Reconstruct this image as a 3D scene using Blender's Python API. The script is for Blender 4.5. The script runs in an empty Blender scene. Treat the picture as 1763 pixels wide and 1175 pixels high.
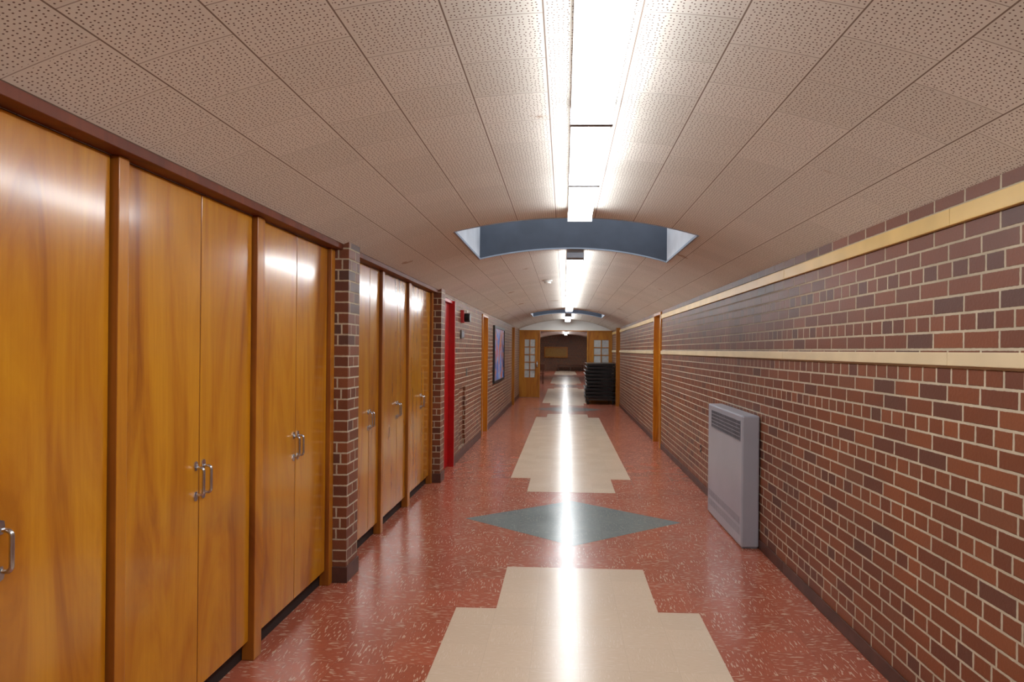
import bpy, bmesh, math, random
from mathutils import Vector
random.seed(4)
C = bpy.context.scene.collection
PI = math.pi
H = 1.472; F = 1100.0; YAW = math.atan(45/F)
c_, s_ = math.cos(YAW), math.sin(YAW)
def Yat(px, X):            # depth along the corridor of pixel column px on the wall plane X
    k = (px-926.5)/F
    return X*(c_+k*s_)/(k*c_-s_)

# ---------------------------------------------------------------- materials
class NT:
    def __init__(s, name, rough=.5, spec=.5, metal=0, coat=0, crough=.12):
        s.m = bpy.data.materials.new(name); s.m.use_nodes = True
        s.t = s.m.node_tree; s.b = s.t.nodes['Principled BSDF']
        s.b.inputs['Roughness'].default_value = rough
        s.b.inputs['Specular IOR Level'].default_value = spec
        s.b.inputs['Metallic'].default_value = metal
        s.b.inputs['Coat Weight'].default_value = coat
        s.b.inputs['Coat Roughness'].default_value = crough
    def n(s, typ, **kw):
        o = s.t.nodes.new(typ)
        for k, v in kw.items(): setattr(o, k, v)
        return o
    def l(s, a, b): s.t.links.new(a, b)
    def put(s, sock, v):
        if hasattr(v, 'is_output') or isinstance(v, bpy.types.NodeSocket): s.l(v, sock)
        else: sock.default_value = v
    def math(s, op, a, b=0.0, clamp=False):
        o = s.n('ShaderNodeMath', operation=op, use_clamp=clamp)
        s.put(o.inputs[0], a); s.put(o.inputs[1], b); return o.outputs[0]
    def mix(s, f, a, b, mode='MIX'):
        o = s.n('ShaderNodeMix', data_type='RGBA', blend_type=mode)
        s.put(o.inputs[0], f); s.put(o.inputs[6], a); s.put(o.inputs[7], b); return o.outputs[2]
    def ramp(s, f, stops, interp='LINEAR'):
        o = s.n('ShaderNodeValToRGB'); s.put(o.inputs[0], f); r = o.color_ramp; r.interpolation = interp
        while len(r.elements) < len(stops): r.elements.new(.5)
        for e, (p, col) in zip(r.elements, stops):
            e.position = p; e.color = (*col, 1)
        return o.outputs[0]
    def rng(s, v, a, b, c=0.0, d=1.0):
        o = s.n('ShaderNodeMapRange', interpolation_type='SMOOTHSTEP'); s.l(v, o.inputs[0])
        for i, k in enumerate((a, b, c, d)): o.inputs[1+i].default_value = k
        return o.outputs[0]
    def comb(s, x, y, z=0.0):
        o = s.n('ShaderNodeCombineXYZ'); s.put(o.inputs[0], x); s.put(o.inputs[1], y); s.put(o.inputs[2], z); return o.outputs[0]
    def pos(s, kind='Object'):
        tc = s.n('ShaderNodeTexCoord'); return tc.outputs[kind]
    def wpos(s): return s.n('ShaderNodeNewGeometry').outputs['Position']
    def sep(s, v):
        o = s.n('ShaderNodeSeparateXYZ'); s.l(v, o.inputs[0]); return o.outputs
    def noise(s, v, scale=5, detail=3, dist=0, rough=.5):
        o = s.n('ShaderNodeTexNoise'); s.l(v, o.inputs['Vector']); o.inputs['Scale'].default_value = scale
        o.inputs['Detail'].default_value = detail; o.inputs['Distortion'].default_value = dist
        o.inputs['Roughness'].default_value = rough; return o.outputs[0]
    def white(s, v):
        o = s.n('ShaderNodeTexWhiteNoise', noise_dimensions='3D'); s.l(v, o.inputs[0]); return o.outputs[0]
    def color(s, v): s.put(s.b.inputs['Base Color'], v)
    def bump(s, h, strength=.3, dist=.01):
        o = s.n('ShaderNodeBump'); o.inputs['Strength'].default_value = strength; o.inputs['Distance'].default_value = dist
        s.l(h, o.inputs['Height']); s.l(o.outputs[0], s.b.inputs['Normal'])

def plain(name, col, rough=.5, metal=0, coat=0, var=.12, scale=12):
    m = NT(name, rough, .5, metal, coat)
    n = m.noise(m.pos(), scale, 3)
    m.color(m.ramp(n, [(.3, tuple(x*(1-var) for x in col)), (.7, tuple(min(1, x*(1+var)) for x in col))]))
    return m.m

def brick_mat():
    m = NT('brick', .5, .35)
    x, y, z = m.sep(m.wpos())[:3]
    u = m.math('ADD', x, y)
    rh, mt = .0677, .0102
    row = m.math('FLOOR', m.math('DIVIDE', z, rh))
    fz = m.math('FRACT', m.math('DIVIDE', z, rh))
    hdr = m.math('LESS_THAN', m.math('MODULO', m.math('ADD', row, 1.0), 3.0), .5)
    w = m.math('SUBTRACT', .195, m.math('MULTIPLY', hdr, .0975))
    off = m.math('ADD', m.math('MULTIPLY', m.math('MODULO', row, 2.0), .5), m.math('MULTIPLY', hdr, .25))
    uu = m.math('ADD', m.math('ADD', m.math('DIVIDE', u, w), off), 400.0)
    cu = m.math('FLOOR', uu); fu = m.math('FRACT', uu)
    wob = m.math('MULTIPLY', m.math('SUBTRACT', m.noise(m.wpos(), 60, 2), .5), .004)
    du = m.math('MULTIPLY', m.math('MINIMUM', fu, m.math('SUBTRACT', 1.0, fu)), w)
    dz = m.math('MULTIPLY', m.math('MINIMUM', fz, m.math('SUBTRACT', 1.0, fz)), rh)
    d = m.math('ADD', m.math('MINIMUM', du, dz), wob)
    o = m.n('ShaderNodeMapRange'); m.l(d, o.inputs[0]); o.inputs[1].default_value = mt/2-.0012; o.inputs[2].default_value = mt/2+.0012
    mask = o.outputs[0]
    rnd = m.white(m.comb(cu, row, hdr))
    lo = m.ramp(rnd, [(0, (.125, .054, .036)), (.08, (.145, .052, .032)), (.2, (.195, .060, .027)), (.6, (.23, .071, .029)), (.88, (.285, .091, .037)), (1, (.205, .076, .038))])
    hi = m.ramp(rnd, [(0, (.105, .060, .050)), (.14, (.12, .056, .044)), (.28, (.17, .061, .036)), (.6, (.205, .070, .038)), (.88, (.25, .087, .045)), (1, (.155, .068, .046))])
    col = m.mix(m.rng(z, 1.1, 1.9), lo, hi)
    n = m.noise(m.wpos(), 90, 4)
    col = m.mix(m.math('MULTIPLY', n, .35), col, (.12, .045, .030, 1))
    mor = m.mix(m.noise(m.wpos(), 14, 3), (.42, .35, .25, 1), (.64, .55, .41, 1))
    col = m.mix(mask, mor, col)
    big = m.noise(m.wpos(), 1.3, 2)
    col = m.mix(m.ramp(big, [(.3, (.25,)*3), (.6, (0,)*3)]), col, (.08, .052, .045, 1))
    # soot on the upper wall above and beyond the heater
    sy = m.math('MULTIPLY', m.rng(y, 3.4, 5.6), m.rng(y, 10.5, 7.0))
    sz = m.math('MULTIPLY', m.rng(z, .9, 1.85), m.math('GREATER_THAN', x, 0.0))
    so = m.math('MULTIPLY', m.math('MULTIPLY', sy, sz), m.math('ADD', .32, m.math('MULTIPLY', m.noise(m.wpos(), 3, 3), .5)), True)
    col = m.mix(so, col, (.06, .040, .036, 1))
    m.color(col)
    m.put(m.b.inputs['Roughness'], m.math('ADD', .8, m.math('MULTIPLY', mask, -.36)))
    m.bump(m.math('ADD', mask, m.math('MULTIPLY', n, .25)), .6, .006)
    return m.m

TS = .2286
def floor_mat(name, base, dark, light, ldens=.63, lamt=.8, tv=.08, seamk=.28):
    m = NT(name, .2, .5, 0, .1, .2)
    x, y, z = m.sep(m.wpos())[:3]
    tx = m.math('FLOOR', m.math('DIVIDE', m.math('SUBTRACT', x, .085), TS)); ty = m.math('FLOOR', m.math('DIVIDE', m.math('SUBTRACT', y, 4.32), TS))
    par = m.math('FLOORED_MODULO', m.math('ADD', tx, ty), 2.0)
    a = m.comb(m.math('MULTIPLY', x, 28), m.math('MULTIPLY', y, 160)); b = m.comb(m.math('MULTIPLY', x, 160), m.math('MULTIPLY', y, 28))
    mx = m.n('ShaderNodeMix', data_type='VECTOR'); m.l(par, mx.inputs[0]); m.l(a, mx.inputs[4]); m.l(b, mx.inputs[5]); v = mx.outputs[1]
    n1 = m.noise(v, 1.0, 1, .2)
    v2 = m.n('ShaderNodeVectorMath', operation='ADD'); m.l(v, v2.inputs[0]); v2.inputs[1].default_value = (31, 77, 5)
    n2 = m.noise(v2.outputs[0], .75, 1, .3)
    tint = m.white(m.comb(tx, ty))
    col = m.mix(tint, tuple(k*(1-tv) for k in base)+(1,), tuple(min(1, k*(1+tv)) for k in base)+(1,))
    col = m.mix(m.ramp(n1, [(.56, (0,)*3), (.64, (.4,)*3)]), col, (*dark, 1))
    col = m.mix(m.ramp(n2, [(ldens, (0,)*3), (ldens+.03, (lamt,)*3)]), col, (*light, 1))
    fx = m.math('FRACT', m.math('DIVIDE', m.math('SUBTRACT', x, .085), TS)); fy = m.math('FRACT', m.math('DIVIDE', m.math('SUBTRACT', y, 4.32), TS))
    e = m.math('MINIMUM', m.math('MINIMUM', fx, m.math('SUBTRACT', 1.0, fx)), m.math('MINIMUM', fy, m.math('SUBTRACT', 1.0, fy)))
    seam = m.math('LESS_THAN', e, .006)
    col = m.mix(m.math('MULTIPLY', seam, seamk), col, tuple(k*.4 for k in base)+(1,))
    m.color(col)
    wear = m.noise(m.wpos(), 3.5, 4)
    m.put(m.b.inputs['Roughness'], m.math('ADD', .15, m.math('MULTIPLY', wear, .15)))
    m.bump(m.noise(m.wpos(), 5, 1), .04, .01)
    return m.m

def ceil_mat():
    m = NT('ceiling_tile', .75, .3)
    uv = m.pos('UV'); u, v = m.sep(uv)[:2]
    T = .275
    us = m.math('DIVIDE', m.math('ADD', u, T/2+T*20), T)
    ci = m.math('FLOOR', us)
    vs = m.math('ADD', m.math('DIVIDE', m.math('ADD', v, T*20), T), m.math('MULTIPLY', m.math('MODULO', ci, 2.0), .5))
    fu = m.math('FRACT', us); fv = m.math('FRACT', vs)
    eu = m.math('MINIMUM', fu, m.math('SUBTRACT', 1.0, fu)); ev = m.math('MINIMUM', fv, m.math('SUBTRACT', 1.0, fv))
    su = m.math('LESS_THAN', eu, .009); sv = m.math('LESS_THAN', ev, .006)
    tint = m.white(m.comb(ci, m.math('FLOOR', vs)))
    vo = m.n('ShaderNodeTexVoronoi', voronoi_dimensions='2D'); m.l(uv, vo.inputs['Vector']); vo.inputs['Scale'].default_value = 70; vo.inputs['Randomness'].default_value = .5
    hole = m.ramp(vo.outputs['Distance'], [(.14, (1,)*3), (.21, (0,)*3)])
    inn = m.math('GREATER_THAN', m.math('MINIMUM', eu, ev), .03)
    hole = m.math('MULTIPLY', hole, inn)
    col = m.mix(tint, (.69, .655, .59, 1), (.755, .715, .65, 1))
    stain = m.ramp(m.noise(uv, 2.6, 6), [(.675, (0,)*3), (.70, (.6,)*3)])
    col = m.mix(stain, col, (.34, .17, .06, 1))
    col = m.mix(hole, col, (.15, .09, .065, 1))
    col = m.mix(m.math('MULTIPLY', su, .85), col, (.14, .08, .05, 1))
    col = m.mix(m.math('MULTIPLY', sv, .65), col, (.18, .11, .08, 1))
    m.color(col)
    return m.m

def wood_mat(name, a, b, c, rough=.22, scale=1.0, coat=.5, crough=.14):
    m = NT(name, rough, .4, 0, coat, crough)
    mp = m.n('ShaderNodeMapping'); m.l(m.pos(), mp.inputs[0]); mp.inputs['Scale'].default_value = (5*scale, 5*scale, .8*scale)
    oi = m.n('ShaderNodeObjectInfo'); ad = m.n('ShaderNodeVectorMath', operation='ADD'); m.l(mp.outputs[0], ad.inputs[0])
    m.l(m.comb(m.math('MULTIPLY', oi.outputs['Random'], 37.0), m.math('MULTIPLY', oi.outputs['Random'], 11.0), 0.0), ad.inputs[1])
    v = ad.outputs[0]
    n1 = m.noise(v, .8, 6, 1.7, .58)
    mp2 = m.n('ShaderNodeMapping'); m.l(v, mp2.inputs[0]); mp2.inputs['Scale'].default_value = (18, 18, 1.8)
    n2 = m.noise(mp2.outputs[0], 1.0, 3)
    col = m.ramp(n1, [(.27, c), (.42, b), (.60, a), (.76, b)])
    col = m.mix(m.math('MULTIPLY', n2, .36), col, (*c, 1))
    m.color(col)
    m.bump(n1, .05, .006)
    return m.m

def emis(name, col, st, base=(.9, .9, .9)):
    m = NT(name, .4); m.color((*base, 1))
    m.b.inputs['Emission Color'].default_value = (*col, 1); m.b.inputs['Emission Strength'].default_value = st
    return m.m

BRICK = brick_mat(); CEIL = ceil_mat()
RED = floor_mat('red_floor_tile', (.37, .098, .054), (.26, .064, .038), (.66, .46, .33), .615, .72)
CREAM = floor_mat('cream_floor_tile', (.64, .51, .38), (.58, .45, .33), (.71, .60, .48), .62, .45, .03, .15)
TEAL = floor_mat('teal_floor_tile', (.150, .200, .200), (.10, .14, .14), (.25, .29, .28), .61, .7, .05)
WOOD = wood_mat('varnished_birch', (.66, .285, .011), (.52, .19, .006), (.30, .085, .003), .24, 1, .75)
WOODP = wood_mat('varnished_post_wood', (.58, .23, .013), (.45, .15, .007), (.28, .07, .004), .3, 1, .3)
EDGE = wood_mat('shaded_wood_side', (.40, .13, .012), (.28, .08, .009), (.17, .04, .005), .4, 1, .1)  # same wood, side shade painted in as a darker red-brown
WOODR = wood_mat('dark_red_header_wood', (.20, .042, .010), (.14, .027, .008), (.08, .016, .005), .5, 1, 0)
ENDW = wood_mat('end_door_wood', (.52, .22, .02), (.42, .15, .012), (.26, .07, .006), .35, 1, .2)
DWOOD = wood_mat('dark_bench_wood', (.13, .04, .02), (.09, .03, .015), (.05, .02, .01))
DARK = plain('dark_recess', (.02, .012, .01), .7)
BASEM = plain('dark_base_tile', (.085, .034, .024), .45, 0, .0, .3, 8)
STRIPE = plain('yellow_painted_trim', (.66, .45, .15), .4, 0, 0, .1, 4)
BAND = plain('cream_painted_trim', (.70, .57, .36), .4, 0, 0, .08, 4)
CHROME = plain('worn_chrome', (.55, .55, .56), .25, 1)
WHITE = plain('white_plaster', (.72, .71, .68), .7, 0, 0, .05, 3)
HALLC = plain('pinkish_hall_ceiling', (.74, .66, .62), .7, 0, 0, .05, 3)
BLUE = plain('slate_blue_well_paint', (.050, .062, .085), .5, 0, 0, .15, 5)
PALEB = plain('pale_well_side', (.74, .77, .80), .35, 0, 0, .1, 5)  # pale blue for the well sides, lighter than the end walls
RIM = plain('blue_rim_paint', (.28, .33, .40), .4, 0, 0, .1, 5)
REDP = plain('red_door_paint', (.42, .008, .008), .3)
GREY = plain('grey_heater_enamel', (.35, .365, .42), .35, 0, .1, .05, 3)
GREY2 = plain('grey_slot_metal', (.22, .23, .27), .4)
SLOT = plain('dark_slot', (.035, .036, .045), .6)
BLACK = plain('black_laminate', (.012, .011, .011), .3)
BLACKM = plain('black_metal', (.03, .028, .028), .35, .4)
HOUS = plain('white_fixture_metal', (.80, .81, .83), .4, 0, 0, .03)
CAPM = plain('grey_fixture_cap', (.25, .25, .27), .5)
PLAST = plain('white_plastic', (.75, .74, .70), .4, 0, 0, .03)
DPLAST = plain('brown_outlet_plate', (.20, .15, .12), .4, 0, 0, .03)
REDPL = plain('red_alarm_plastic', (.45, .02, .02), .35)
PLATE = plain('grey_sign_plate', (.10, .10, .09), .4)
RUB = plain('black_rubber', (.02, .02, .02), .7)
FROST = plain('frosted_pane', (.50, .52, .52), .15)
LIGHT = emis('lit_diffuser', (.92, .97, 1.0), 20)
SKYG = emis('skylight_glass', (.82, .88, .95), 2.6, (.3, .35, .4))
YPAN = plain('yellow_case_back', (.42, .23, .035), .4)

# ---------------------------------------------------------------- geometry helpers
def B(): return bmesh.new()
def box(bm, x0, x1, y0, y1, z0, z1, mi=0, ymi=None):
    vs = [bm.verts.new((x, y, z)) for z in (z0, z1) for y in (y0, y1) for x in (x0, x1)]
    for i, f in enumerate(((0, 2, 3, 1), (4, 5, 7, 6), (0, 1, 5, 4), (2, 6, 7, 3), (0, 4, 6, 2), (1, 3, 7, 5))):
        bm.faces.new([vs[j] for j in f]).material_index = ymi if (ymi is not None and i in (2, 3)) else mi
def poly(bm, pts, mi=0):
    f = bm.faces.new([bm.verts.new(p) for p in pts]); f.material_index = mi; return f
def prism(bm, pts, axis, a, b, mi=0):
    def P(p, t):
        return {'y': (p[0], t, p[1]), 'x': (t, p[0], p[1]), 'z': (p[0], p[1], t)}[axis]
    v0 = [bm.verts.new(P(p, a)) for p in pts]; v1 = [bm.verts.new(P(p, b)) for p in pts]
    n = len(pts)
    bm.faces.new(v0).material_index = mi; bm.faces.new(v1[::-1]).material_index = mi
    for i in range(n): bm.faces.new((v0[i], v1[i], v1[(i+1) % n], v0[(i+1) % n])).material_index = mi
def tube(bm, pts, r, seg=10, mi=0):
    pts = [Vector(p) for p in pts]; rings = []
    for i, p in enumerate(pts):
        d = (pts[min(i+1, len(pts)-1)]-pts[max(i-1, 0)]).normalized()
        a = Vector((0, 1, 0)) if abs(d.y) < .9 else Vector((1, 0, 0))
        u = d.cross(a).normalized(); v = d.cross(u)
        rings.append([bm.verts.new(p+r*(math.cos(t)*u+math.sin(t)*v)) for t in [2*PI*k/seg for k in range(seg)]])
    for a, b in zip(rings, rings[1:]):
        for k in range(seg):
            f = bm.faces.new((a[k], a[(k+1) % seg], b[(k+1) % seg], b[k])); f.smooth = True; f.material_index = mi
    bm.faces.new(rings[0]); bm.faces.new(rings[-1][::-1])
def obj(name, bm, mats, parent=None, bevel=0, origin=None):
    if not isinstance(mats, (list, tuple)): mats = [mats]
    root = parent
    while root is not None and root.parent is not None: root = root.parent
    o0 = Vector(root.location) if root is not None else Vector(origin or (0, 0, 0))
    bmesh.ops.translate(bm, verts=bm.verts, vec=-o0)
    bmesh.ops.recalc_face_normals(bm, faces=bm.faces)
    me = bpy.data.meshes.new(name); bm.to_mesh(me); bm.free()
    for m in mats: me.materials.append(m)
    o = bpy.data.objects.new(name, me); C.objects.link(o)
    if parent is not None: o.parent = parent
    else: o.location = o0
    if bevel:
        md = o.modifiers.new('bevel', 'BEVEL'); md.width = bevel; md.segments = 2; md.limit_method = 'ANGLE'
    return o
def tag(o, label, cat, group=None):
    o['label'] = label; o['category'] = cat
    if group: o['group'] = group
    return o
def thing(name, label, cat, loc, group=None):
    o = bpy.data.objects.new(name, None); C.objects.link(o); o.location = loc; o.empty_display_size = .1
    return tag(o, label, cat, group)
def struct(o, label=None):
    o['kind'] = 'structure'
    if label: o['label'] = label
    return o
def sthing(name, loc, label):
    o = bpy.data.objects.new(name, None); C.objects.link(o); o.location = loc; return struct(o, label)

# ---------------------------------------------------------------- the setting
XR = 1.475; XL = -1.40; YE = 19.75; Y0 = -3.0
VC, VR, CR = .07, 3.3, 2.42
def vz(x):
    R = 3.75 if x < VC else 3.10
    return CR-R+math.sqrt(R*R-(x-VC)**2)

# floor with its inlaid pattern
bm = B()
poly(bm, [(-2.4, Y0, 0), (2.4, Y0, 0), (2.4, 46.2, 0), (-2.4, 46.2, 0)])
PX = .085; e = .0006; P = 10.4
def fpoly(pts, mi): poly(bm, [(PX+x, y, e) for x, y in pts], mi)
for k in range(-1, 4):
    a = 6.62+k*P; b = a+P-2.30
    if a > 40: continue
    a0 = max(a, Y0)
    w1, w2, st = .457, .686, .70
    fpoly([(-w1, a0), (w1, a0), (w1, a+st), (w2, a+st), (w2, b-st), (w1, b-st), (w1, b), (-w1, b), (-w1, b-st), (-w2, b-st), (-w2, a+st), (-w1, a+st)] if a > Y0 else
          [(-w2, a0), (w2, a0), (w2, b-st), (w1, b-st), (w1, b), (-w1, b), (-w1, b-st), (-w2, b-st)], 1)
    cy = 5.53+k*P
    if cy > 0: fpoly([(0, cy-.72), (.93, cy), (0, cy+.72), (-.93, cy)], 2)
struct(obj('floor', bm, [RED, CREAM, TEAL]), 'glossy red tile floor with cream stepped panels and teal diamonds')

# vaulted ceiling with two skylight openings
SK = [(4.57, 5.96), (14.85, 16.25)]; SW = .87
def vault(name, y0, y1, xa, xb, vzf, holes, mat, R):
    bm = B(); uvl = bm.loops.layers.uv.new('UVMap')
    xs = sorted(set([xa, xb] + ([VC-SW, VC+SW] if holes else [])))
    X = []
    for a, b in zip(xs, xs[1:]):
        n = max(2, int((b-a)/.06)); X += [a+(b-a)*i/n for i in range(n)]
    X.append(xb)
    ys = sorted(set([y0, y1]+[t for h in holes for t in h]))
    for ya, yb in zip(ys, ys[1:]):
        for a, b in zip(X, X[1:]):
            if any(abs(ya-h[0]) < 1e-6 for h in holes) and a >= VC-SW-1e-6 and b <= VC+SW+1e-6: continue
            f = poly(bm, [(a, ya, vzf(a)), (b, ya, vzf(b)), (b, yb, vzf(b)), (a, yb, vzf(a))])
            for lp in f.loops:
                co = lp.vert.co; lp[uvl].uv = (R*math.asin((co.x-VC)/R), co.y)
    bmesh.ops.remove_doubles(bm, verts=bm.verts, dist=1e-5)
    for f in bm.faces: f.smooth = True
    return obj(name, bm, mat)
struct(vault('ceiling', Y0, YE, -1.47, 1.53, vz, SK, CEIL, VR), 'barrel vaulted ceiling of perforated beige tiles')
LR = 6.2
def lz(x): return 2.60-LR+math.sqrt(LR*LR-(x-VC)**2)
struct(vault('ceiling_lobby', YE, 46.2, -2.4, 2.4, lz, [], HALLC, LR), 'pale vaulted ceiling beyond the end doors')

# skylight wells
for i, (a, b) in enumerate(SK):
    r = sthing('window_%d' % (i+1), (VC, (a+b)/2, 2.3), 'slate blue skylight well cut in the vaulted ceiling' if i == 0 else 'far skylight well near the end doors')
    n = 24; xs = [VC-SW+2*SW*k/n for k in range(n+1)]; top = 2.95
    for ya, yb, nm in ((a-.03, a, 'well_wall'), (b, b+.03, 'well_wall')):
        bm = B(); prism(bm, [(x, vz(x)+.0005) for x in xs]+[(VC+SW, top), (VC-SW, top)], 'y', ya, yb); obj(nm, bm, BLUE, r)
    for s in (-1, 1):
        bm = B(); x = VC+s*SW; z0 = vz(x)+.001
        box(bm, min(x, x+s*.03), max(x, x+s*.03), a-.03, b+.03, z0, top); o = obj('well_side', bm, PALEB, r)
    bm = B()
    for ya, yb in ((a-.010, a+.004), (b-.004, b+.010)):
        prism(bm, [(x, vz(x)-.003) for x in xs]+[(x, vz(x)+.010) for x in xs[::-1]], 'y', ya, yb)
    for s in (-1, 1):
        x = VC+s*SW; box(bm, x-.008, x+.008, a, b, vz(x)-.006, vz(x)+.012)
    obj('window_frame', bm, RIM, r)
    bm = B(); box(bm, VC-SW-.03, VC+SW+.03, a-.03, b+.03, top, top+.02); obj('glass', bm, SKYG, r)

# walls
DR0, DR1 = Yat(1139, XR+.0), Yat(1127, XR+.0)
bm = B()
for a, b in ((Y0, DR0), (DR1, YE)): box(bm, XR, XR+.2, a, b, 0, 2.32)
box(bm, XR, XR+.2, DR0, DR1, 2.075, 2.32); box(bm, XR+.14, XR+.2, DR0, DR1, 0, 2.075)
struct(obj('wall_right', bm, BRICK), 'long red brick wall on the right with two painted bands')
bm = B()
CY0 = 1.05; P1a = 3.955; P1b = 4.17; P2a = 6.98; P2b = 7.2; RD1 = 7.97; W0 = 10.75; W1 = 11.5; NA, NB = 8.45, 9.0
XW = -1.395
box(bm, -2.1, XW, Y0, CY0, 0, 2.32)
box(bm, -2.1, -1.97, CY0, P2b, 0, 2.32)
box(bm, -1.97, -1.355, P1a, P1b, 0, 2.2); box(bm, -1.97, -1.355, P2a, P2b, 0, 2.2)
box(bm, -2.1, -1.56, P2b, RD1, 0, 2.32); box(bm, -1.56, XW, P2b, RD1, 2.075, 2.32)
box(bm, -2.1, XW, RD1, NA, 0, 2.32); box(bm, -2.1, XW, NB, W0, 0, 2.32)
box(bm, -2.1, XW, NA, NB, .95, 2.32); box(bm, -2.1, XW, NA, NB, 0, .13); box(bm, -2.1, XW-.035, NA, NB, .13, .95)
box(bm, -2.1, -1.56, W0, W1, 0, 2.32); box(bm, -1.56, XW, W0, W1, 2.075, 2.32)
box(bm, -2.1, XW, W1, YE, 0, 2.32)
struct(obj('wall_left', bm, BRICK), 'red brick wall and piers on the left')
# end wall
OX0, OX1 = -.75, .70; OT = 2.075
bm = B(); n = 30; xs = [-1.46+(1.5+1.46)*k/n for k in range(n+1)]
prism(bm, [(x, max(vz(x)+.01, OT+.005)) for x in xs]+[(1.5, OT), (-1.46, OT)], 'y', YE-.0, YE+.12)
struct(obj('wall_end', bm, WHITE), 'white arched wall over the end doors')
bm = B(); box(bm, -2.5, -2.3, YE+.12, 46.2, 0, 3); box(bm, 2.3, 2.5, YE+.12, 46.2, 0, 3)
box(bm, -2.5, XW-.02, YE, YE+.12, 0, 3); box(bm, XR+.02, 2.5, YE, YE+.12, 0, 3)
struct(obj('wall_lobby', bm, BRICK), 'brick side walls beyond the end doors')
bm = B(); box(bm, -2.5, 2.5, 46.2, 46.4, 0, 3); struct(obj('wall_back', bm, BRICK), 'distant brick wall at the far end')
bm = B(); box(bm, -2.1, 1.7, Y0-.15, Y0, 0, 2.6); struct(obj('wall_front', bm, BRICK), 'brick wall behind the viewer')

# right trims
def seglist(x0, x1, z0, z1, segs, name, mat, label):
    bm = B()
    for a, b in segs:
        y = a
        while y < b-.01:
            yn = min(b, y+1.83); box(bm, x0, x1, y+.0008, yn-.0008, z0, z1); y = yn
    return struct(obj(name, bm, mat, None, .003), label)
RS = [(Y0, DR0-.04), (DR1+.05, YE-.1)]
seglist(XR-.018, XR, 1.960, 2.025, RS, 'trim_1', STRIPE, 'yellow painted rail high on the right brick wall')
seglist(XR-.022, XR, 1.427, 1.478, RS, 'trim_2', BAND, 'cream painted rail at mid height on the right brick wall')
seglist(XR-.010, XR, .001, .075, RS, 'baseboard_right', BASEM, 'dark tile base under the right brick wall')
seglist(XW, XW+.012, .001, .10, [(Y0, CY0-.01), (RD1, W0-.06), (W1+.06, YE-.1)], 'baseboard_left', BASEM, 'dark tile base under the left brick wall')
bm = B()
for a, b in ((P1a, P1b), (P2a, P2b)): box(bm, -1.46, -1.345, a-.01, b+.004, .001, .10)
struct(obj('trim_3', bm, BASEM, None, .003), 'dark base blocks of the two brick piers')
for nm, a, b, lb in (('trim_4', CY0, P1a, 'dark red wooden header over the nearest closets'), ('trim_5', P1b, P2a, 'dark red wooden header over the farther closets')):
    bm = B(); box(bm, -1.96, -1.392, a, b, 2.090, 2.17)
    struct(obj(nm, bm, WOODR, None, .002), lb)

# ---------------------------------------------------------------- closets
XD = -1.465; XP = -1.441
def handle(bm, y, z, s=1):
    x = XD; r = .0062; pts = [(x+.002, y, z+.052), (x+.012, y, z+.054)]
    for t in range(0, 5): a = PI/2*t/4; pts.append((x+.020+.014*math.sin(a), y, z+.040+.014*math.cos(a)))
    for t in range(0, 5): a = PI/2*t/4; pts.append((x+.020+.014*math.cos(a), y, z-.040-.014*math.sin(a)))
    pts += [(x+.012, y, z-.054), (x+.002, y, z-.052)]
    tube(bm, pts, r, 10)
    for sg in (-1, 1):
        zc = z+sg*.062
        prism(bm, [(y-.007, zc-sg*.020), (y+.007, zc-sg*.020), (y+.013, zc), (y+.010, zc+sg*.014), (y, zc+sg*.018), (y-.010, zc+sg*.014), (y-.013, zc)], 'x', x+.0005, x+.004)
def closet(label, a, b, seam, post_a=None, post_b=None, hz=.935):
    t = thing('closet', label, 'closet', (-1.7, (a+b)/2, 0), 'built in wooden closets along the left wall')
    lo = post_a[0] if post_a else a; hi = post_b[1] if post_b else b
    bm = B(); box(bm, -1.95, -1.502, lo+.001, hi-.001, .001, 2.088); obj('carcass', bm, DARK, t)
    for ya, yb, hy in ((a+.004, seam-.002, seam-.027), (seam+.002, b-.007, seam+.027)):
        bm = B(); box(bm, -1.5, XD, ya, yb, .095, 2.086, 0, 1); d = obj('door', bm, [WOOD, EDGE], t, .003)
        bm = B(); handle(bm, hy, hz); obj('handle', bm, CHROME, d)
    for p in (post_a, post_b):
        if p:
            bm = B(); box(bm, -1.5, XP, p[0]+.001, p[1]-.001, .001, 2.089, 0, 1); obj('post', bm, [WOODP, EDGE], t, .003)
    return t
def ypost(x0, x1): return (Yat(x0, XP), Yat(x1, XP))
pA = (CY0, CY0+.07); p1 = ypost(202, 221); p2 = ypost(442, 455); p3 = (P1a-.065, P1a)
closet('nearest varnished closet, cut off by the left edge, one pull handle in view', pA[1], p1[0], Yat(-14, XD), pA, p1)
closet('second closet from the left edge with widest pair of golden doors', p1[1], p2[0], Yat(345, XD), None, p2)
closet('third closet from the left edge, its end post touching the nearer brick pier', p2[1], p3[0], Yat(510, XD), None, p3)
q0 = (P1b, P1b+.05); q1 = ypost(658, 662); q2 = ypost(704, 708); q3 = (P2a-.07, P2a)
closet('closet just behind the nearer brick pier, its near door partly hidden', q0[1], q1[0], Yat(636, XD), q0, q1)
closet('middle closet of the three between the two brick piers', q1[1], q2[0], Yat(684, XD), None, q2)
closet('closet directly before the farther brick pier and the red door', q2[1], q3[0], Yat(725, XD), None, q3)

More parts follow.
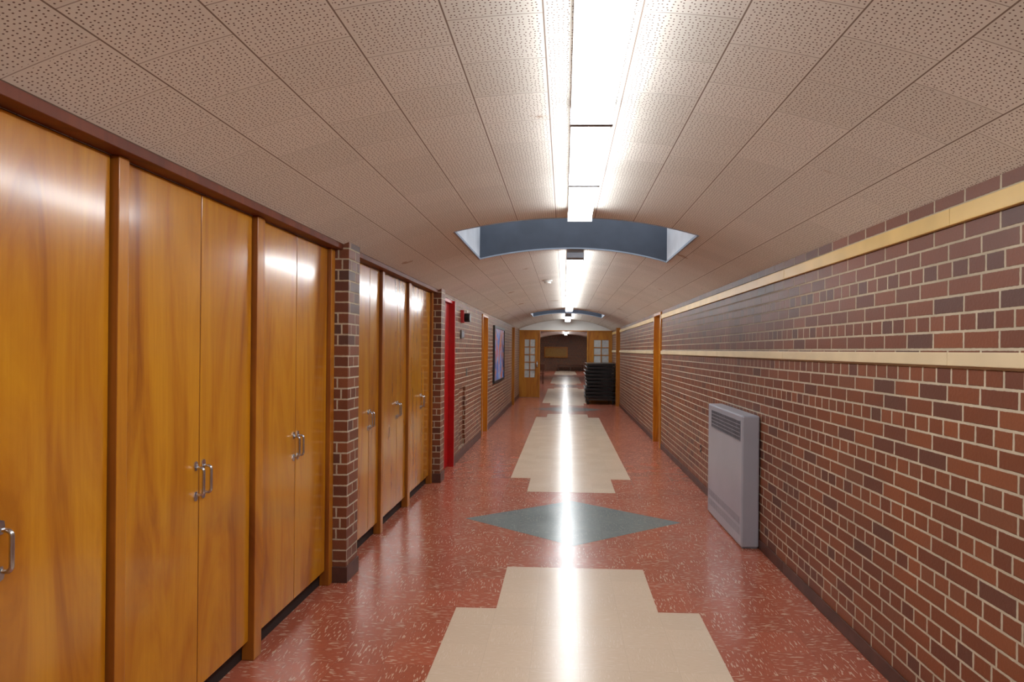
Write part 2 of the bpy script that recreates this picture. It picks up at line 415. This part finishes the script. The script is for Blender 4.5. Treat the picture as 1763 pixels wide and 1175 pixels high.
# ---------------------------------------------------------------- doors
t = sthing('door_1', (-1.45, 7.6, 0), 'bright red door past the farther brick pier')
bm = B(); box(bm, -1.50, -1.445, P2b+.03, RD1-.03, .01, 2.04); obj('door_leaf', bm, REDP, t, .003)
bm = B(); box(bm, -1.56, -1.40, P2b, P2b+.03, 0, 2.075); box(bm, -1.56, -1.37, RD1-.03, RD1, 0, 2.075); box(bm, -1.56, -1.40, P2b+.03, RD1-.03, 2.04, 2.075); obj('frame', bm, REDP, t)
def side_door(name, xf, sgn, y0, y1, label):
    t = sthing(name, (xf, (y0+y1)/2, 0), label)
    X = sorted
    bm = B(); a, b = X((xf+sgn*.055, xf+sgn*.10)); box(bm, a, b, y0+.04, y1-.04, .01, 2.035); obj('door_leaf', bm, WOOD, t)
    bm = B(); a, b = X((xf-sgn*.02, xf+sgn*.14))
    box(bm, a, b, y0, y0+.04, 0, 2.075); box(bm, a, b, y1-.04, y1, 0, 2.075); box(bm, a, b, y0+.04, y1-.04, 2.035, 2.075); obj('frame', bm, WOODP, t)
    bm = B(); hx = xf+sgn*.055
    tube(bm, [(hx, y0+.12, 1.0), (hx-sgn*.05, y0+.12, 1.0)], .012); tube(bm, [(hx-sgn*.03, y0+.12, 1.0), (hx-sgn*.055, y0+.12, 1.0)], .026, 14); obj('knob', bm, CHROME, t)
side_door('door_2', XW, -1, W0, W1, 'wooden door set in the left brick wall before the framed picture')
side_door('door_3', XR, 1, DR0, DR1, 'narrow wooden door set in the right brick wall')
# glazed end leaves
def glazed(name, x0, x1, label, hs):
    t = sthing(name, ((x0+x1)/2, YE+.03, 0), label)
    ya, yb = YE+.02, YE+.065
    z0, z1 = .62, 1.80; m0 = x0+.17; m1 = x1-.11
    bm = B(); box(bm, x0, m0, ya, yb, .01, 2.06); box(bm, m1, x1, ya, yb, .01, 2.06); box(bm, m0, m1, ya, yb, .01, z0); box(bm, m0, m1, ya, yb, z1, 2.06)
    mid = (m0+m1)/2; box(bm, mid-.012, mid+.012, ya, yb, z0, z1)
    for k in range(1, 5): z = z0+(z1-z0)*k/5; box(bm, m0, mid-.012, ya+.002, yb-.002, z-.012, z+.012); box(bm, mid+.012, m1, ya+.002, yb-.002, z-.012, z+.012)
    obj('door_leaf', bm, ENDW, t)
    bm = B(); box(bm, m0, m1, ya+.02, ya+.026, z0, z1); obj('glass', bm, FROST, t)
    bm = B(); hx = x1-.05 if hs > 0 else x0+.05
    box(bm, hx-.02, hx+.02, ya-.006, ya, .95, 1.12); tube(bm, [(hx, ya, 1.0), (hx, ya-.05, 1.0)], .01); tube(bm, [(hx, ya-.045, .94), (hx, ya-.045, 1.09)], .009); obj('handle', bm, CHROME, t)
glazed('door_4', XW-.0, OX0-.04, 'left glazed wooden door leaf at the corridor end', 1)
glazed('door_5', OX1+.04, XR, 'right glazed wooden door leaf behind the table stack', -1)
bm = B(); box(bm, OX0-.04, OX0, YE-.01, YE+.10, 0, OT-.0); box(bm, OX1, OX1+.04, YE-.01, YE+.10, 0, OT); box(bm, XW, XR, YE-.012, YE, OT-.018, OT+.012)
struct(obj('trim_6', bm, ENDW), 'wooden frame of the end opening')
bm = B(); box(bm, XR-.10, XR, 17.0, 17.1, 0, 2.08); box(bm, XW, XW+.07, 17.0, 17.1, 0, 2.07)
struct(obj('trim_7', bm, ENDW), 'slim wooden posts on both walls before the end doors')

# ---------------------------------------------------------------- light fixtures
def fixture(a, b, label, z=None, cap=False):
    z = vz(VC)-.085 if z is None else z; zt = z+.083
    t = thing('fluorescent_fixture', label, 'light fixture', (VC+.03, (a+b)/2, z), 'fluorescent fixtures down the middle of the ceiling')
    xc = VC+.025; w = .076
    bm = B(); box(bm, xc-w*1.02, xc+w*1.02, a+.006, b-.006, z+.050, zt); obj('housing', bm, HOUS, t)
    bm = B(); pts = [(xc-w, z+.050), (xc-w, z+.012), (xc-w+.012, z+.001), (xc+w-.012, z+.001), (xc+w, z+.012), (xc+w, z+.050)]
    prism(bm, pts, 'y', a+.012, b-.012); obj('diffuser', bm, LIGHT, t)
    for y in (a+.001, b-.011):
        bm = B(); box(bm, xc-w-.005, xc+w+.005, y, y+.010, z-.009, z+.06); obj('end_cap', bm, CAPM, t)
fixture(-2.5, -.42, 'fluorescent fixture overhead behind the viewer')
fixture(-.41, 1.50, 'fluorescent fixture directly overhead at the top edge')
fixture(1.505, 2.43, 'nearest long fluorescent fixture at the top of the view')
fixture(2.435, 3.33, 'middle one of three lit fixtures before the nearer skylight')
fixture(3.335, 4.25, 'lit fixture ending right at the nearer skylight')
ys = [6.02, 8.05, 10.1, 12.15, 14.2]
for k, lb in enumerate(('fixture starting right behind the nearer skylight, with smoke detector beside it', 'second fixture beyond the nearer skylight', 'third fixture beyond the nearer skylight', 'last fixture before the far skylight')):
    fixture(ys[k]+.01, ys[k+1]-.01, lb)
bm = B(); box(bm, VC-.055, VC+.105, 6.0-.03, 6.02, vz(VC)-.085, vz(VC)-.035); tag(obj('junction_box', bm, CAPM, None, .004, (VC, 6, 2.33)), 'dark grey box at the near end of the fixtures behind the skylight', 'junction box')
fixture(16.4, 19.4, 'fixture between the far skylight and the white end wall')
for k, a in enumerate((22.5, 36.5)): fixture(a, a+7.5, ('nearer', 'farther')[k]+' fixture in the hall beyond the end doors', lz(VC)-.085)

# smoke detector
zs = 478; Yd = 8.55; xd = VC-.30
t = thing('smoke_detector', 'small white round smoke detector on the ceiling left of the fixtures', 'smoke detector', (xd, Yd, vz(xd)-.045))
bm = B(); zt = vz(xd)
tube(bm, [(xd, Yd, zt+.004), (xd, Yd, zt-.018)], .062, 20); obj('base', bm, PLAST, t)
bm = B(); tube(bm, [(xd, Yd, zt-.018), (xd, Yd, zt-.045)], .045, 20); obj('cover', bm, PLAST, t, .004)

# ---------------------------------------------------------------- heater
hy0, hy1, hx = 4.83, 5.95, 1.333
t = thing('wall_heater', 'light grey metal heater cabinet standing against the right brick wall', 'heater', (1.38, 5.2, 0))
bm = B(); box(bm, hx, XR-.011, hy0, hy1, .008, .995); obj('cabinet', bm, GREY, t, .012)
bm = B(); box(bm, hx+.01, XR-.02, hy0+.012, hy1-.012, .001, .03); obj('plinth', bm, GREY2, t)
bm = B(); box(bm, hx-.002, hx+.001, hy0+.05, hy1-.14, .80, .95); obj('outlet_opening', bm, SLOT, t)
bm = B(); n = 26
for k in range(n+1):
    y = hy0+.05+(hy1-hy0-.19)*k/n; box(bm, hx-.0035, hx-.0015, y-.004, y+.004, .80, .95)
for z in (.80, .83, .86, .89, .92, .95): box(bm, hx-.004, hx-.0015, hy0+.048, hy1-.138, z-.003, z+.003)
obj('outlet_grille', bm, GREY2, t)
bm = B()
for k in range(36):
    y = hy0+.06+(hy1-hy0-.12)*k/35
    for z in (.09, .17): box(bm, hx-.0012, hx+.001, y-.0025, y+.0025, z, z+.055)
obj('intake_slot', bm, GREY2, t)

# outlet
t = thing('power_outlet', 'small brown outlet low on the right brick wall beyond the heater', 'outlet', (XR, 6.9, .43))
bm = B(); box(bm, XR-.008, XR, 6.875, 6.935, .385, .48); obj('plate', bm, DPLAST, t, .003)
for z in (.395, .445):
    bm = B(); box(bm, XR-.012, XR-.008, 6.89, 6.92, z, z+.026); obj('socket', bm, SLOT, t)

# ---------------------------------------------------------------- left wall devices
t = thing('alarm_horn', 'red and black alarm horn high on the left brick wall', 'alarm', (XW, 8.6, 1.9))
bm = B(); box(bm, XW, XW+.045, 8.52, 8.68, 1.83, 2.0); obj('backbox', bm, REDPL, t, .006)
bm = B(); tube(bm, [(XW+.045, 8.60, 1.90), (XW+.085, 8.60, 1.90), (XW+.12, 8.60, 1.90)], .06, 18); obj('horn', bm, BLACK, t, .004)
bm = B(); box(bm, XW+.045, XW+.09, 8.535, 8.60, 1.965, 1.995); obj('strobe_lens', bm, PLAST, t, .003)
bm = B(); box(bm, XW, XW+.02, 8.50, 8.74, 1.62, 1.73); box(bm, XW+.02, XW+.023, 8.52, 8.72, 1.64, 1.71, 1)
tag(obj('sign_plate', bm, [PLATE, GREY2], None, 0, (XW, 8.62, 1.62)), 'dark grey plate on the left brick wall under the alarm', 'sign')
bm = B(); box(bm, XW, XW+.01, 9.03, 9.13, 1.09, 1.20)
tag(obj('wall_plate', bm, PLATE, None, .002, (XW, 9.08, 1.09)), 'small blank plate on the brick above the wall recess', 'wall plate')
# picture
py0, py1, pz0, pz1 = Yat(852, XW+.04), Yat(869, XW+.04), .80, 1.95
t = thing('framed_picture', 'large colourful framed picture on the left brick wall', 'picture', (XW, (py0+py1)/2, pz0))
bm = B(); f = .05
box(bm, XW, XW+.04, py0, py1, pz0, pz0+f); box(bm, XW, XW+.04, py0, py1, pz1-f, pz1); box(bm, XW, XW+.04, py0, py0+f, pz0+f, pz1-f); box(bm, XW, XW+.04, py1-f, py1, pz0+f, pz1-f)
obj('frame', bm, BLACKM, t)
m = NT('painted_picture', .35)
n1 = m.noise(m.pos(), 1.6, 3, 1.2)
m.color(m.ramp(n1, [(.0, (.03, .08, .35)), (.42, (.08, .20, .60)), (.49, (.35, .42, .65)), (.53, (.55, .07, .05)), (.57, (.70, .30, .05)), (.61, (.10, .16, .45)), (.72, (.02, .04, .15))], 'EASE'))
bm = B(); box(bm, XW+.004, XW+.022, py0+f, py1-f, pz0+f, pz1-f); obj('canvas', bm, m.m, t)

# ---------------------------------------------------------------- table stack
tx0, tx1, ty0, ty1 = .60, 1.40, 17.45, 19.2
t = thing('table_dolly', 'black wheeled dolly under the stack of folding tables', 'dolly', (1.0, 18.3, 0))
bm = B()
for y in (ty0, ty1-.05): box(bm, tx0, tx1, y, y+.05, .11, .15)
for x in (tx0, tx1-.05): box(bm, x, x+.05, ty0+.05, ty1-.05, .11, .15)
box(bm, .97, 1.03, ty0+.05, ty1-.05, .115, .15); obj('frame', bm, BLACKM, t)
for x in (tx0+.06, tx1-.06):
    for y in (ty0+.08, ty1-.08):
        bm = B(); tube(bm, [(x-.015, y, .045), (x+.015, y, .045)], .045, 18); w = obj('caster', bm, RUB, t)
        bm = B(); box(bm, x-.022, x-.017, y-.02, y+.02, .04, .11); box(bm, x+.017, x+.022, y-.02, y+.02, .04, .11); box(bm, x-.022, x+.022, y-.02, y+.02, .095, .11); obj('fork', bm, BLACKM, w)
ordn = ['lowest', 'second from the bottom', 'third from the bottom', 'fourth from the bottom', 'fifth from the bottom', 'fifth from the top', 'fourth from the top', 'third from the top', 'second from the top', 'topmost']
NTB = 10; pit = .097
for k in range(NTB):
    z = .151+k*pit; dx = random.uniform(-.025, .02); dy = random.uniform(-.03, .03)
    t = thing('folding_table', 'black folding table, %s in the stack on the dolly' % ordn[k], 'table', (1.0+dx, 18.3+dy, z), 'black folding tables stacked on the dolly')
    a, b, cc, d = tx0+dx, tx1+dx, ty0+dy, ty1+dy
    bm = B(); box(bm, a, b, cc, d, z+.066, z+.094); obj('tabletop', bm, BLACK, t, .006)
    bm = B()
    for x0, x1, y0, y1 in ((a+.03, a+.05, cc+.05, d-.05), (b-.05, b-.03, cc+.05, d-.05), (a+.05, b-.05, cc+.05, cc+.07), (a+.05, b-.05, d-.07, d-.05)): box(bm, x0, x1, y0, y1, z+.03, z+.066)
    obj('apron', bm, BLACKM, t)
    for s in (0, 1):
        bm = B(); ya, yb = (cc+.10, cc+.80) if s == 0 else (d-.10, d-.80)
        tube(bm, [(a+.09, yb, z+.014), (a+.09, ya, z+.014), (b-.09, ya, z+.014), (b-.09, yb, z+.014)], .0135, 8)
        for x in (a+.09, b-.09): tube(bm, [(x, (ya*.8+yb*.2), z+.014), (x, (ya*.8+yb*.2)+.001, z+.066)], .008, 6)
        obj('folding_leg', bm, BLACKM, t)

# ---------------------------------------------------------------- hall beyond
t = thing('bench', 'small dark wooden bench seen through the end opening on the left', 'bench', (-1.3, 28, 0))
bm = B(); box(bm, -1.75, -.86, 27.8, 28.2, .42, .47); obj('seat', bm, DWOOD, t, .005)
for x in (-1.70, -.95):
    for y in (27.84, 28.11):
        bm = B(); box(bm, x, x+.05, y, y+.05, 0, .42); obj('leg', bm, DWOOD, t)
bm = B(); box(bm, -1.75, -.86, 28.16, 28.2, .60, .85); box(bm, -1.7, -1.65, 28.16, 28.2, .47, .6); box(bm, -.95, -.9, 28.16, 28.2, .47, .6); obj('backrest', bm, DWOOD, t)
t = thing('display_case', 'wide yellow wooden display case on the distant brick wall', 'display case', (-.6, 46.2, .95))
bm = B(); a, b, z0, z1 = -1.45, .25, .93, 1.72
box(bm, a, b, 46.08, 46.2, z0, z0+.08); box(bm, a, b, 46.08, 46.2, z1-.08, z1); box(bm, a, a+.08, 46.08, 46.2, z0+.08, z1-.08); box(bm, b-.08, b, 46.08, 46.2, z0+.08, z1-.08); obj('frame', bm, WOODP, t)
bm = B(); box(bm, a+.08, b-.08, 46.16, 46.19, z0+.08, z1-.08); obj('back_panel', bm, YPAN, t)
t = thing('long_bench', 'long low dark bench below the distant display case', 'bench', (.4, 45.7, 0))
bm = B(); box(bm, -.5, 1.4, 45.5, 45.9, .36, .42); obj('seat', bm, DWOOD, t)
for x in (-.45, .42, 1.3):
    bm = B(); box(bm, x, x+.06, 45.52, 45.88, 0, .36); obj('leg', bm, DWOOD, t)

# ---------------------------------------------------------------- world, camera
w = bpy.data.worlds.new('World'); bpy.context.scene.world = w; w.use_nodes = True
w.node_tree.nodes['Background'].inputs[0].default_value = (.5, .6, .8, 1); w.node_tree.nodes['Background'].inputs[1].default_value = .3
cd = bpy.data.cameras.new('camera'); cam = bpy.data.objects.new('camera', cd); C.objects.link(cam)
cam.location = (0, 0, H); cam.rotation_euler = (PI/2, -.0096, YAW)
cd.sensor_width = 36; cd.lens = F/1763*36; cd.shift_x = -45/1763; cd.shift_y = 15.5/1763; cd.clip_end = 200; cd.clip_start = .05
bpy.context.scene.camera = cam
sc = bpy.context.scene
sc.view_settings.view_transform = 'Standard'; sc.view_settings.look = 'None'; sc.view_settings.exposure = 0
